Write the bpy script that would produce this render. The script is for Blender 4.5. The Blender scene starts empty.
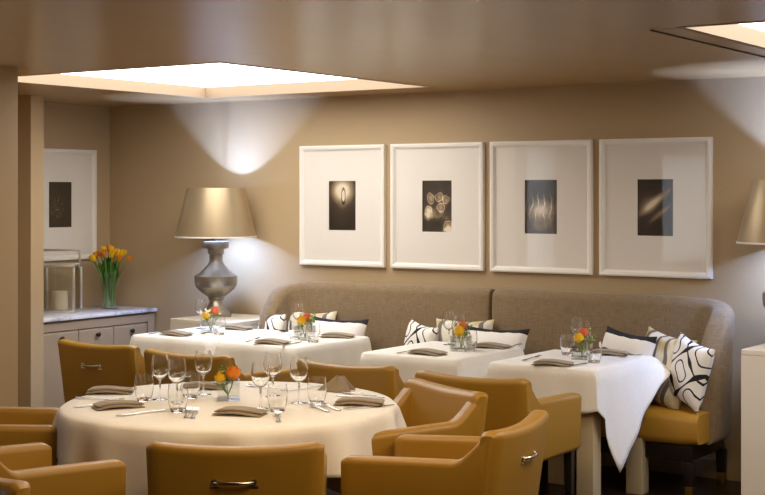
import bpy, bmesh, math, random
from mathutils import Vector, Matrix
random.seed(7)
S = bpy.context.scene
C = S.collection
PI = math.pi
# ------------------------------------------------------------------ camera, light, exposure
YAW = math.radians(34.0); CY, SY = math.cos(YAW), math.sin(YAW)
F, HX, HY, EYE = 1420.0, 382.5, 193.0, 1.65
cam_d = bpy.data.cameras.new('camera'); cam = bpy.data.objects.new('camera', cam_d); C.objects.link(cam)
cam.location = (0, 0, EYE); cam.rotation_euler = (PI/2, 0, YAW)
cam_d.sensor_width = 36; cam_d.lens = 36*F/765; cam_d.shift_y = -(247.5-HY)/765
S.camera = cam
S.view_settings.view_transform = 'Standard'; S.view_settings.look = 'None'
S.view_settings.gamma = 1; S.view_settings.use_curve_mapping = False
S.view_settings.exposure = 0.27
S.cycles.transparent_max_bounces = 48
w = bpy.data.worlds.new('world'); S.world = w; w.use_nodes = True
w.node_tree.nodes['Background'].inputs[0].default_value = (0.8, 0.85, 1, 1)
w.node_tree.nodes['Background'].inputs[1].default_value = 0.3
SKY_PANEL = 4.6        # skylight diffusers
LAMP_W = 100.0 
WINDOW_E = 3.0

def area(name, loc, size, energy, col, rot=(0, 0, 0), size_y=None):
    d = bpy.data.lights.new(name, 'AREA'); d.energy = energy; d.color = col; d.size = size
    if size_y: d.shape = 'RECTANGLE'; d.size_y = size_y
    o = bpy.data.objects.new(name, d); C.objects.link(o); o.location = loc; o.rotation_euler = rot
    return o
WARM = (1.0, 0.75, 0.47)  # soft warm fills added under the ceiling in place of assumed unseen downlights
area('warm_fill_dining', (-3.5, 4.15, 2.29), 1.2, 17, WARM)
area('warm_fill_front', (-1.5, 3.2, 2.29), 1.2, 30, WARM)
area('warm_fill_far', (-1.4, 4.6, 2.29), 0.8, 10, WARM)

# ------------------------------------------------------------------ coordinates
def room(X, Z):                 # ground position right of / ahead of the viewer -> room axes
    return (CY*X - SY*Z, SY*X + CY*Z)
def at(px, py, h):              # a point seen at (px, py) lying at height h
    Z = F*(EYE-h)/(py-HY); return room((px-HX)/F*Z, Z)
def on_v(px, v):                # u of the point seen in column px on the plane y = v
    r = (px-HX)/F
    return v*(CY*r-SY)/(SY*r+CY)
def on_u(px, u):
    r = (px-HX)/F
    return u*(SY*r+CY)/(CY*r-SY)

# ------------------------------------------------------------------ materials
def lin(c):
    return tuple(((x/255)/12.92 if x/255 <= .04045 else ((x/255+.055)/1.055)**2.4) for x in c) + (1,)
class NT:
    def __init__(s, name):
        s.m = bpy.data.materials.new(name); s.m.use_nodes = True; s.t = s.m.node_tree; s.t.nodes.clear()
        s.out = s.n('ShaderNodeOutputMaterial')
    def n(s, kind, **kw):
        nd = s.t.nodes.new(kind)
        for k, v in kw.items(): setattr(nd, k, v)
        return nd
    def l(s, a, b): s.t.links.new(a, b)
    def put(s, sock, v):
        if hasattr(v, 'is_linked') or isinstance(v, bpy.types.NodeSocket): s.l(v, sock)
        else: sock.default_value = v
    def math(s, op, a, b=0.0, c=None):
        nd = s.n('ShaderNodeMath', operation=op); s.put(nd.inputs[0], a); s.put(nd.inputs[1], b)
        if c is not None: s.put(nd.inputs[2], c)
        return nd.outputs[0]
    def mix(s, f, a, b):
        nd = s.n('ShaderNodeMix', data_type='RGBA'); s.put(nd.inputs[0], f); s.put(nd.inputs[6], a); s.put(nd.inputs[7], b)
        return nd.outputs[2]
    def ramp(s, f, stops):
        nd = s.n('ShaderNodeValToRGB'); s.l(f, nd.inputs[0]); e = nd.color_ramp.elements
        while len(e) < len(stops): e.new(0.5)
        for i, (p, c) in enumerate(stops): e[i].position = p; e[i].color = c
        return nd.outputs[0]
    def coord(s, kind='Object', scale=(1, 1, 1), loc=(0, 0, 0), rot=(0, 0, 0)):
        tc = s.n('ShaderNodeTexCoord'); mp = s.n('ShaderNodeMapping')
        mp.inputs['Scale'].default_value = scale; mp.inputs['Location'].default_value = loc; mp.inputs['Rotation'].default_value = rot
        s.l(tc.outputs[kind], mp.inputs[0]); return mp.outputs[0]
    def noise(s, vec, scale, detail=3, rough=.5):
        nd = s.n('ShaderNodeTexNoise'); s.l(vec, nd.inputs['Vector']); nd.inputs['Scale'].default_value = scale
        nd.inputs['Detail'].default_value = detail; nd.inputs['Roughness'].default_value = rough
        return nd.outputs['Fac']
    def bsdf(s, col, rough=.5, metal=0., bump=None, strength=.2, dist=.002, **kw):
        b = s.n('ShaderNodeBsdfPrincipled'); s.put(b.inputs['Base Color'], col); s.put(b.inputs['Roughness'], rough)
        b.inputs['Metallic'].default_value = metal
        for k, v in kw.items(): s.put(b.inputs[k.replace('_', ' ')], v)
        if bump is not None:
            bp = s.n('ShaderNodeBump'); bp.inputs['Strength'].default_value = strength; bp.inputs['Distance'].default_value = dist
            s.l(bump, bp.inputs['Height']); s.l(bp.outputs[0], b.inputs['Normal'])
        s.l(b.outputs[0], s.out.inputs[0]); return b
def simple(name, rgb, rough=.5, metal=0., scale=60, var=.12, strength=.15, dist=.002, stretch=(1, 1, 1), **kw):
    t = NT(name); v = t.coord('Object', stretch); nz = t.noise(v, scale, 4, .6)
    c = lin(rgb); a = tuple(x*(1-var) for x in c[:3])+(1,); b = tuple(min(1, x*(1+var)) for x in c[:3])+(1,)
    t.bsdf(t.mix(nz, a, b), rough, metal, nz, strength, dist, **kw); return t.m
M = {}
M['wall'] = simple('wall_covering', (182, 157, 120), .62, scale=220, var=.10, strength=.25, dist=.001, stretch=(1, 1, .35))
M['ceiling'] = simple('ceiling_lacquer', (176, 143, 98), .26, scale=6, var=.06, strength=.02, dist=.004, stretch=(1, .25, 1))
M['fascia'] = simple('skylight_fascia_paint', (158, 136, 112), .7, var=.04)
M['trim'] = simple('painted_trim', (226, 212, 190), .5, var=.03)
M['floor_dark'] = None
def m_floor():
    t = NT('dark_floorboards'); v = t.coord('Object'); b = t.n('ShaderNodeTexBrick')
    t.l(v, b.inputs['Vector']); b.inputs['Scale'].default_value = 1
    for k, x in (('Brick Width', 1.2), ('Row Height', .12), ('Mortar Size', .003)): b.inputs[k].default_value = x
    b.inputs['Color1'].default_value = lin((58, 38, 24)); b.inputs['Color2'].default_value = lin((44, 28, 17)); b.inputs['Mortar'].default_value = lin((15, 9, 5))
    g = t.noise(t.coord('Object', (3, 40, 3)), 1.5, 5)
    t.bsdf(t.mix(g, b.outputs[0], lin((30, 18, 10))), .32, 0, g, .08); return t.m
M['floor_dark'] = m_floor()
M['leather'] = simple('tan_leather', (158, 118, 36), .42, scale=140, var=.08, strength=.18, dist=.001)
M['leather_seat'] = simple('tan_seat_leather', (176, 130, 46), .42, scale=140, var=.08, strength=.18, dist=.001)
M['dark_wood'] = simple('black_stained_wood', (30, 20, 14), .35, scale=30, var=.3, stretch=(8, 8, 1))
M['chrome'] = simple('chrome', (215, 210, 200), .14, 1., var=.02, strength=0)
M['steel'] = simple('polished_steel', (165, 158, 150), .22, 1., var=.02, strength=0)
M['nickel'] = simple('brushed_nickel', (222, 218, 210), .38, .9, var=.03, strength=0)
M['brass'] = simple('brass', (190, 150, 80), .3, 1., var=.03, strength=0)
M['bronze'] = simple('dark_bronze', (62, 46, 32), .4, .8, var=.1)
def m_weave(name, rgb, rough, sc, var, strength):
    t = NT(name); v = t.coord('Object')
    w1 = t.noise(t.coord('Object', (sc, sc*.08, sc*.08)), 1, 2); w2 = t.noise(t.coord('Object', (sc*.08, sc*.08, sc)), 1, 2)
    f = t.math('MULTIPLY', t.math('ADD', w1, w2), .5); c = lin(rgb)
    a = tuple(x*(1-var) for x in c[:3])+(1,); b = tuple(min(1, x*(1+var)) for x in c[:3])+(1,)
    t.bsdf(t.ramp(f, [(.3, a), (.7, b)]), rough, 0, f, strength, .002, Sheen_Weight=.2); return t.m
M['banquette'] = m_weave('taupe_upholstery', (130, 108, 78), .85, 260, .3, .4)
M['linen'] = m_weave('white_linen', (238, 233, 224), .8, 300, .04, .15)
M['napkin'] = m_weave('taupe_napkin_linen', (146, 130, 108), .85, 400, .12, .3)
M['white_paint'] = simple('white_lacquer', (238, 232, 222), .35, var=.02, strength=.03)
M['pedestal'] = simple('white_pedestal_paint', (232, 222, 208), .5, var=.02, strength=.03)
M['side_table'] = simple('cream_paint', (214, 202, 180), .45, var=.03, strength=.03)
M['cabinet'] = simple('taupe_cabinet_paint', (164, 142, 114), .45, var=.04, strength=.03)
M['table_leg'] = simple('taupe_table_paint', (186, 168, 136), .5, var=.05)
M['mat'] = simple('mat_board', (239, 232, 222), .8, scale=300, var=.02, strength=.05)
def m_marble():
    t = NT('white_marble'); v = t.coord('Object'); n = t.noise(v, 7, 8, .7)
    t.bsdf(t.ramp(n, [(.35, lin((170, 166, 170))), (.5, lin((226, 222, 222))), (.7, lin((236, 232, 230)))]), .2); return t.m
M['marble'] = m_marble()
def m_glass(name, tint=(.97, .98, .97, 1), edge=(.74, .72, .68, 1), ior=.10):
    t = NT(name); lw = t.n('ShaderNodeLayerWeight'); lw.inputs['Blend'].default_value = .5
    tr = t.n('ShaderNodeBsdfTransparent'); t.l(t.mix(t.math('POWER', lw.outputs['Facing'], 3.0), tint, edge), tr.inputs[0])
    gl = t.n('ShaderNodeBsdfGlossy'); gl.inputs['Roughness'].default_value = .02
    fr = t.math('ADD', t.math('MULTIPLY', t.math('POWER', lw.outputs['Facing'], 2.5), .6), ior)
    mx = t.n('ShaderNodeMixShader'); t.l(fr, mx.inputs[0]); t.l(tr.outputs[0], mx.inputs[1]); t.l(gl.outputs[0], mx.inputs[2])
    t.l(mx.outputs[0], t.out.inputs[0]); return t.m
M['glass'] = m_glass('clear_glass')
def m_crystal():
    t = NT('drinking_glass'); t.bsdf((1, 1, 1, 1), .0, Transmission_Weight=1.0, IOR=1.45); return t.m
M['crystal'] = m_crystal()
M['pane'] = m_glass('picture_glass', (1, 1, 1, 1), (1, 1, 1, 1), .035)
def m_water():
    t = NT('water'); lw = t.n('ShaderNodeLayerWeight')
    b = t.n('ShaderNodeBsdfRefraction'); b.inputs['IOR'].default_value = 1.33; b.inputs['Color'].default_value = (.9, .94, .88, 1); b.inputs['Roughness'].default_value = .02
    t.l(b.outputs[0], t.out.inputs[0]); return t.m
def emit(name, col, s):
    t = NT(name); e = t.n('ShaderNodeEmission'); e.inputs[0].default_value = col; e.inputs[1].default_value = s
    t.l(e.outputs[0], t.out.inputs[0]); return t.m
M['skylight'] = emit('daylight_diffuser', (1, .97, .92, 1), SKY_PANEL)
M['daylight'] = emit('window_daylight', (.82, .9, 1, 1), WINDOW_E)
def m_curtain():
    t = NT('sheer_curtain'); a = t.n('ShaderNodeBsdfTranslucent'); a.inputs[0].default_value = (.85, .85, .85, 1)
    b = t.n('ShaderNodeBsdfDiffuse'); b.inputs[0].default_value = (.8, .8, .8, 1); m = t.n('ShaderNodeMixShader')
    m.inputs[0].default_value = .4; t.l(a.outputs[0], m.inputs[1]); t.l(b.outputs[0], m.inputs[2]); t.l(m.outputs[0], t.out.inputs[0]); return t.m
M['curtain'] = m_curtain()
M['shade'] = simple('bronze_silk_shade', (176, 156, 124), .36, .55, scale=4, var=.05, strength=.02, stretch=(1, 1, .1))
M['shade_lining'] = simple('white_shade_lining', (240, 236, 228), .7, var=.02, strength=0)
M['pewter'] = simple('antiqued_silver', (158, 150, 138), .36, .85, scale=14, var=.22, strength=.12, dist=.003)
M['wax'] = simple('candle_wax', (232, 214, 180), .5, var=.02, strength=.02, Subsurface_Weight=.1)
M['yellow'] = simple('yellow_petal', (244, 190, 24), .5, scale=40, var=.15, Subsurface_Weight=.1)
M['amber'] = simple('amber_petal', (214, 132, 26), .5, scale=40, var=.2, Subsurface_Weight=.1)
M['orange'] = simple('orange_petal', (246, 138, 28), .5, scale=50, var=.2, Subsurface_Weight=.1)
M['coral'] = simple('coral_petal', (236, 120, 84), .5, scale=50, var=.15, Subsurface_Weight=.1)
M['cream'] = simple('cream_petal', (236, 226, 190), .5, scale=50, var=.1)
M['leaf'] = simple('flower_leaf', (74, 122, 44), .5, scale=30, var=.2)
M['stem'] = simple('flower_stem', (104, 146, 60), .5, scale=30, var=.2)
M['sprig'] = simple('pale_sprig', (140, 164, 84), .6, scale=60, var=.2)
# --- pillows
def m_lattice():
    t = NT('black_line_on_white_fabric'); sp = t.n('ShaderNodeSeparateXYZ'); t.l(t.coord('Object'), sp.inputs[0])
    k = 2*PI/.25; x0, y0 = sp.outputs[0], sp.outputs[1]
    x = t.math('ADD', x0, t.math('MULTIPLY', t.math('SINE', t.math('MULTIPLY', y0, 2*k)), .011))
    y = t.math('ADD', y0, t.math('MULTIPLY', t.math('SINE', t.math('MULTIPLY', x0, 2*k)), .011))
    f = t.math('ADD', t.math('COSINE', t.math('MULTIPLY', x, k)), t.math('COSINE', t.math('MULTIPLY', y, k)))
    sa, sb = t.math('MULTIPLY', t.math('ADD', x, y), k/2), t.math('MULTIPLY', t.math('SUBTRACT', x, y), k/2)
    ln = t.math('MINIMUM', t.math('ABSOLUTE', t.math('COSINE', sa)), t.math('ABSOLUTE', t.math('COSINE', sb)))
    l1 = t.math('MULTIPLY', t.math('LESS_THAN', ln, .115), t.math('GREATER_THAN', t.math('ABSOLUTE', f), .0))
    l2 = t.math('LESS_THAN', t.math('ABSOLUTE', t.math('SUBTRACT', t.math('ABSOLUTE', f), 1.30)), .13)
    t.bsdf(t.mix(t.math('MAXIMUM', l1, l2), lin((238, 232, 224)), lin((22, 20, 20))), .85); return t.m
M['lattice'] = m_lattice()
def m_band():
    t = NT('black_and_white_banded_fabric'); sp = t.n('ShaderNodeSeparateXYZ'); t.l(t.coord('Object'), sp.inputs[0])
    n = t.noise(t.coord('Object'), 8, 3); y = t.math('ADD', sp.outputs[1], t.math('MULTIPLY', t.math('SUBTRACT', n, .5), .03))
    f = t.math('LESS_THAN', t.math('ABSOLUTE', t.math('SUBTRACT', y, .116)), .044)
    t.bsdf(t.mix(f, lin((24, 22, 24)), lin((236, 230, 224))), .85); return t.m
M['band'] = m_band()
def m_gold():
    t = NT('gold_and_grey_floral_fabric'); v = t.coord('Object'); n = t.noise(v, 9, 4)
    vo = t.n('ShaderNodeTexVoronoi'); vo.inputs['Scale'].default_value = 11; t.l(v, vo.inputs['Vector'])
    base = t.ramp(vo.outputs['Distance'], [(.0, lin((196, 158, 84))), (.35, lin((206, 190, 150))), (.6, lin((226, 218, 200)))])
    wv = t.n('ShaderNodeTexWave'); wv.inputs['Scale'].default_value = 3.2; wv.inputs['Distortion'].default_value = 7; wv.inputs['Detail'].default_value = 1
    t.l(v, wv.inputs['Vector']); line = t.math('GREATER_THAN', wv.outputs['Fac'], .82)
    t.bsdf(t.mix(line, base, lin((112, 104, 98))), .85); return t.m
M['gold'] = m_gold()
# --- photographic prints (procedural, local x = width, local z = height, metres from the centre)
def print_mat(name, fn):
    t = NT(name); sp = t.n('ShaderNodeSeparateXYZ'); v = t.coord('Object'); t.l(v, sp.inputs[0])
    f = fn(t, v, sp.outputs[0], sp.outputs[2])
    col = t.ramp(f, [(0, lin((20, 15, 12))), (.35, lin((70, 56, 44))), (.7, lin((170, 146, 112))), (1, lin((238, 224, 198)))])
    t.bsdf(col, .4); return t.m
def blob(t, x, z, x0, z0, sx, sz, a=1.0):
    dx = t.math('DIVIDE', t.math('SUBTRACT', x, x0), sx); dz = t.math('DIVIDE', t.math('SUBTRACT', z, z0), sz)
    r2 = t.math('ADD', t.math('MULTIPLY', dx, dx), t.math('MULTIPLY', dz, dz))
    return t.math('MULTIPLY', t.math('EXPONENT', t.math('MULTIPLY', r2, -1.0)), a)
def ringl(t, x, z, x0, z0, sx, sz, wd, a=1.0):
    dx = t.math('DIVIDE', t.math('SUBTRACT', x, x0), sx); dz = t.math('DIVIDE', t.math('SUBTRACT', z, z0), sz)
    r = t.math('SQRT', t.math('ADD', t.math('MULTIPLY', dx, dx), t.math('MULTIPLY', dz, dz)))
    return t.math('MULTIPLY', t.math('LESS_THAN', t.math('ABSOLUTE', t.math('SUBTRACT', r, 1)), wd), a)
def add(t, *a):
    r = a[0]
    for b in a[1:]: r = t.math('ADD', r, b)
    return r
def p_candle(t, v, x, z):
    n = t.noise(v, 14, 4); g = blob(t, x, z, .0, .10, .09, .085, 1.1)
    return add(t, g, ringl(t, x, z, .008, .065, .015, .05, .2, -.6), blob(t, x, z, .008, .055, .012, .02, .5), t.math('MULTIPLY', n, .22), blob(t, x, z, 0, -.04, .06, .06, .12))
def p_glasses(t, v, x, z):
    n = t.noise(v, 22, 3); w = t.math('MULTIPLY', t.math('SUBTRACT', t.noise(v, 16, 2), .5), .05); x = t.math('ADD', x, w); z = t.math('ADD', z, t.math('MULTIPLY', w, -1.4))
    a = [t.math('MULTIPLY', t.math('SUBTRACT', n, .35), .5)]
    for x0, z0, s in ((-.05, .05, .026), (.015, .06, .03), (.07, .04, .026), (-.07, -.03, .03), (.03, -.01, .028), (.08, -.13, .035)):
        a += [blob(t, x, z, x0, z0, s, s*1.2, .6), ringl(t, x, z, x0, z0, s, s, .12, .35)]
    a += [blob(t, x, z, -.06, -.05, .04, .05, .55), blob(t, x, z, .09, -.16, .05, .03, .8), blob(t, x, z, .02, -.06, .10, .03, .35)]
    return add(t, *a)
def p_branches(t, v, x, z):
    wv = t.n('ShaderNodeTexWave'); wv.inputs['Scale'].default_value = 7; wv.inputs['Distortion'].default_value = 9; wv.inputs['Detail'].default_value = 3
    t.l(v, wv.inputs['Vector']); ln = t.math('GREATER_THAN', wv.outputs['Fac'], .9)
    return add(t, blob(t, x, z, 0, -.02, .08, .06, .75), t.math('MULTIPLY', ln, blob(t, x, z, 0, 0, .1, .08, .5)), t.math('MULTIPLY', t.noise(v, 12, 4), .42), blob(t, x, z, .02, -.12, .10, .05, .25))
def p_swirl(t, v, x, z):
    s = t.math('SUBTRACT', z, t.math('MULTIPLY', x, .75))
    return add(t, t.math('MULTIPLY', blob(t, s, x, .035, 0, .03, .10), .7), t.math('MULTIPLY', blob(t, s, x, -.06, .03, .022, .08), .45), blob(t, x, z, -.05, .02, .08, .07, .4), t.math('MULTIPLY', t.noise(v, 10, 4), .2))
def p_spark(t, v, x, z):
    return add(t, t.math('MULTIPLY', t.math('GREATER_THAN', t.noise(v, 90, 3, .8), .58), blob(t, x, z, -.03, -.03, .09, .12, .6)), t.math('MULTIPLY', t.noise(v, 20, 3), .2))

# ------------------------------------------------------------------ mesh builder
class MB:
    def __init__(s): s.v = []; s.f = []
    def add(s, vs, fs, mx=None):
        o = len(s.v)
        s.v += [tuple(mx @ Vector(p)) if mx else tuple(p) for p in vs]; s.f += [tuple(i+o for i in f) for f in fs]; return s
    def box(s, c, size, r=0., seg=2, mx=None, taper=None):
        bm = bmesh.new(); bmesh.ops.create_cube(bm, size=1)
        for v in bm.verts:
            k = 1.0 if taper is None or v.co.z > 0 else taper
            v.co = Vector((v.co.x*size[0]*k, v.co.y*size[1]*k, v.co.z*size[2]))
        if r > 0: bmesh.ops.bevel(bm, geom=list(bm.edges)+list(bm.verts), offset=r, segments=seg, profile=.5, affect='EDGES')
        bm.verts.index_update()
        s.add([(v.co.x+c[0], v.co.y+c[1], v.co.z+c[2]) for v in bm.verts], [[v.index for v in f.verts] for f in bm.faces], mx); bm.free(); return s
    def lathe(s, prof, n=24, c=(0, 0, 0), mx=None, caps=True):
        vs, fs = [], []
        for r, z in prof:
            for i in range(n):
                a = 2*PI*i/n; vs.append((c[0]+r*math.cos(a), c[1]+r*math.sin(a), c[2]+z))
        for j in range(len(prof)-1):
            for i in range(n): k = (i+1) % n; fs.append((j*n+i, j*n+k, (j+1)*n+k, (j+1)*n+i))
        if caps:
            if prof[0][0] > 1e-6: fs.append(tuple(range(n))[::-1])
            if prof[-1][0] > 1e-6: fs.append(tuple((len(prof)-1)*n+i for i in range(n)))
        return s.add(vs, fs, mx)
    def loft(s, rings, cap=True, closed=True, mx=None):
        n = len(rings[0]); vs = [p for r in rings for p in r]; fs = []
        for j in range(len(rings)-1):
            for i in range(n if closed else n-1):
                k = (i+1) % n; fs.append((j*n+i, j*n+k, (j+1)*n+k, (j+1)*n+i))
        if cap: fs.append(tuple(range(n))[::-1]); fs.append(tuple((len(rings)-1)*n+i for i in range(n)))
        return s.add(vs, fs, mx)
    def tube(s, pts, r, n=8, mx=None):
        rings = []; pts = [Vector(p) for p in pts]
        for i, p in enumerate(pts):
            d = (pts[min(i+1, len(pts)-1)]-pts[max(i-1, 0)]).normalized()
            a = d.cross(Vector((0, 0, 1)) if abs(d.z) < .9 else Vector((1, 0, 0))).normalized(); b = d.cross(a)
            rr = r[i] if isinstance(r, (list, tuple)) else r
            rings.append([tuple(p+a*rr*math.cos(2*PI*k/n)+b*rr*math.sin(2*PI*k/n)) for k in range(n)])
        return s.loft(rings, mx=mx)
    def sheet(s, fn, nu, nv, mx=None):       # open grid fn(a,b), a,b in 0..1
        vs = [fn(i/nu, j/nv) for j in range(nv+1) for i in range(nu+1)]; m = nu+1
        return s.add(vs, [(j*m+i, j*m+i+1, (j+1)*m+i+1, (j+1)*m+i) for j in range(nv) for i in range(nu)], mx)
    def build(s, name, mat, parent=None, smooth=True, angle=38, loc=None, thick=0):
        me = bpy.data.meshes.new(name); me.from_pydata(s.v, [], s.f); me.update()
        bm = bmesh.new(); bm.from_mesh(me)
        bmesh.ops.recalc_face_normals(bm, faces=bm.faces); bm.to_mesh(me); bm.free()
        if smooth:
            me.polygons.foreach_set('use_smooth', [True]*len(me.polygons)); me.set_sharp_from_angle(angle=math.radians(angle))
        if isinstance(mat, str): mat = M[mat]
        me.materials.append(mat)
        o = bpy.data.objects.new(name, me); C.objects.link(o)
        if parent: o.parent = parent
        if loc: o.location = loc
        if thick:
            md = o.modifiers.new('thickness', 'SOLIDIFY'); md.thickness = thick; md.offset = -1
        return o
def rr(w, h, r, n=4, cx=0., cy=0.):           # rounded rectangle ring in 2-D
    r = min(r, w/2-1e-4, h/2-1e-4); out = []
    for sx, sy, a0 in ((1, 1, 0), (-1, 1, PI/2), (-1, -1, PI), (1, -1, 3*PI/2)):
        for k in range(n+1):
            a = a0+PI/2*k/n; out.append((cx+sx*(w/2-r)+r*math.cos(a), cy+sy*(h/2-r)+r*math.sin(a)))
    return out
def tag(o, label=None, cat=None, group=None, kind=None):
    for k, v in (('label', label), ('category', cat), ('group', group), ('kind', kind)):
        if v: o[k] = v
    return o
def thing(name, label, cat, loc=(0, 0, 0), rz=0., group=None):
    o = bpy.data.objects.new(name, None); C.objects.link(o); o.empty_display_size = .1
    o.location = loc; o.rotation_euler = (0, 0, rz); return tag(o, label, cat, group)
def dup(root, label, loc, rz=0., group=None, rot=None):
    def cp(o, par):
        c = o.copy(); C.objects.link(c)
        if par: c.parent = par
        for ch in list(o.children): cp(ch, c)
        return c
    r = cp(root, None); r.location = loc; r.rotation_euler = rot if rot else (0, 0, rz)
    r['label'] = label
    if group: r['group'] = group
    return r
def struct(name, mb, mat, smooth=False, parent=None):
    return tag(mb.build(name, mat, parent, smooth), kind=None if parent else 'structure')
def box2(x0, x1, y0, y1, z0, z1): return ((x0+x1)/2, (y0+y1)/2, (z0+z1)/2), (x1-x0, y1-y0, z1-z0)

# ------------------------------------------------------------------ the room
CEIL = 2.31; VB = 7.886; UL = -7.85; UN = -5.79; VN = 5.14; UR = 1.2; VF = -2.5
struct('floor', MB().box(*box2(UL-.2, UR+.2, VF-.2, VB+.2, -.1, 0)), 'floor_dark')
struct('wall_back', MB().box(*box2(UL-.15, UR+.15, VB, VB+.15, 0, CEIL)), 'wall')
struct('wall_left', MB().box(*box2(UL-.15, UL, VN-.15, VB, 0, CEIL)), 'wall')
def wall_near():        # nearer left wall with two window openings
    m = MB(); ws = [(.5, 2.0), (4.35, 4.93)]; y = VF
    for a, b in ws:
        m.box(*box2(UN-.2, UN, y, a, 0, CEIL)); m.box(*box2(UN-.2, UN, a, b, 0, .9)); m.box(*box2(UN-.2, UN, a, b, 2.06, CEIL)); y = b
    m.box(*box2(UN-.2, UN, y, VN, 0, CEIL)); return m
struct('wall_near_left', wall_near(), 'wall')
struct('wall_alcove_left', MB().box(*box2(UL-.15, UN-.2, VN-.15, VN, 0, CEIL)), 'wall')
struct('wall_stub_left', MB().box(*box2(UL, -7.33, 6.62, 6.735, 0, CEIL)), 'wall')
struct('wall_right', MB().box(*box2(UR, UR+.15, VF, VB, 0, CEIL)), 'wall')
struct('wall_front', MB().box(*box2(UN-.2, UR+.15, VF-.15, VF, 0, CEIL)), 'wall')
SK1 = (-6.50, -4.70, 5.50, 7.45); SK2 = (-2.16, -0.5, 5.36, 7.2)
def ceiling():
    m = MB(); T = CEIL+.06; U0, U1, V0, V1 = UL-.15, UR+.15, VF-.15, VB+.15
    t = .03; k1, k2 = [(q[0]-t, q[1]+t, q[2]-t, q[3]+t) for q in (SK1, SK2)]
    xs = [U0, k1[0], k1[1], k2[0], k2[1], U1]
    holes = {1: k1, 3: k2}
    for i in range(5):
        a, b = xs[i], xs[i+1]
        if i in holes:
            h = holes[i]; m.box(*box2(a, b, V0, h[2], CEIL, T)); m.box(*box2(a, b, h[3], V1, CEIL, T))
        else: m.box(*box2(a, b, V0, V1, CEIL, T))
    return m
struct('ceiling', ceiling(), 'ceiling')
def skylight(idx, s, hw, fm):
    a, b, c, d = s; m = MB(); t = .03; z0, z1 = CEIL-.002, CEIL+hw
    m.box(*box2(a-t, a, c-t, d+t, z0, z1)); m.box(*box2(b, b+t, c-t, d+t, z0, z1)); m.box(*box2(a, b, c-t, c, z0, z1)); m.box(*box2(a, b, d, d+t, z0, z1))
    fr = struct('trim_%d' % idx, m, fm)
    p = MB().box(*box2(a-t, b+t, c-t, d+t, z1, z1+.02)).build('skylight_diffuser', 'skylight', None, False)
    tag(p, kind='structure')
skylight(1, SK1, .07, 'fascia'); skylight(2, SK2, .07, 'fascia')
m = MB(); a, b, c, d = SK2
m.box(*box2(a-.145, a-.03, c, d+.1, CEIL-.001, CEIL+.01)); struct('trim_3', m, 'ceiling')
struct('trim_4', MB().box(*box2(a-.149, a-.146, c-.003, d+.1, CEIL-.007, CEIL+.01)), 'dark_wood')
bb = .11
struct('baseboard_back', MB().box(*box2(UL, UR, VB-.015, VB, 0, bb), r=.003), 'wall')
struct('baseboard_left', MB().box(*box2(UL+.001, -7.329, 6.605, 6.62, 0, bb), r=.003).box(*box2(-7.33, -7.315, 6.605, 6.735, 0, bb), r=.003), 'wall')
struct('baseboard_near_left', MB().box(*box2(UN, UN+.015, VF, VN, 0, bb), r=.003), 'wall')
for i, (a, b) in enumerate([(.5, 2.0), (4.35, 4.93)]):
    m = MB()
    for x0, x1, y0, y1 in ((a, a+.05, .9, 2.06), (b-.05, b, .9, 2.06), (a+.05, b-.05, .9, .95), (a+.05, b-.05, 2.01, 2.06)):
        m.box(*box2(UN-.16, UN-.1, x0, x1, y0, y1))
    fr = struct('window_%d' % (i+1), m, 'white_paint')
    MB().box(*box2(UN-.15, UN-.14, a+.05, b-.05, .95, 2.01)).build('pane', 'daylight', fr, False)
    cu = MB().sheet(lambda p, q, a=a, b=b: (UN-.06+.030*math.sin(p*(b-a)*42)+.006*math.sin(p*(b-a)*97), a+.01+p*(b-a-.02), .92+q*1.13), 90, 2).build('sheer_curtain', 'curtain')
    tag(cu, 'white sheer curtain hanging in the %s' % ('wide window of the left wall' if i == 0 else 'narrow window beside the alcove corner'), 'curtain')

# ------------------------------------------------------------------ pictures
def picture(label, pname, fn, group, loc, rz, first=None):
    W, H = .708, .822; bw, dp = .036, .028
    t = thing('framed_picture', label, 'picture', loc, rz, group)
    m = MB()                                   # mitred frame with a stepped profile, local: x width, -y towards the room
    prof = [(0, 0), (0, -dp), (.010, -dp-.004), (bw-.012, -dp), (bw-.004, -dp+.010), (bw, -dp+.012), (bw, -.004), (bw, 0)]
    rings = []
    for sx, sz in ((-1, -1), (1, -1), (1, 1), (-1, 1), (-1, -1)):
        rings.append([(sx*(W/2-o), y, sz*(H/2-o)) for o, y in prof])
    m.loft(rings, cap=False); m.build('frame', 'white_paint', t, angle=25)
    pw, ph, iw, ih = .225, .335, W-2*bw+.01, H-2*bw+.01
    mt = MB(); y = -.010                         # mat board with a real window in it
    for c, s in ((((-iw/2-pw/2)/2, y, 0), ((iw-pw)/2, .004, ih)), (((iw/2+pw/2)/2, y, 0), ((iw-pw)/2, .004, ih)), ((0, y, (ih/2+ph/2)/2), (pw, .004, (ih-ph)/2)), ((0, y, -(ih/2+ph/2)/2), (pw, .004, (ih-ph)/2))):
        mt.box(c, s)
    mt.build('mat', 'mat', t, False)
    MB().box((0, -.006, 0), (pw+.02, .003, ph+.02)).build('print', print_mat(pname, fn), t, False)
    MB().box((0, -.0150, 0), (iw, .002, ih)).build('glass', 'pane', t, False)
    return t
G1 = 'white framed photographs over the banquette'
ZP = 1.564
for i, (lb, nm, fn) in enumerate([('white framed photograph of a single glowing candle flame', 'candle_photograph', p_candle), ('white framed photograph of pale clustered drinking glasses', 'glassware_photograph', p_glasses),
        ('white framed photograph of tangled branches with a soft glow', 'branches_photograph', p_branches), ('white framed photograph of a pale swirling streak, nearest the right lamp', 'swirl_photograph', p_swirl)]):
    picture(lb, nm, fn, G1, (-5.643+i*.7597, VB-.001, ZP), 0)
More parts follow.
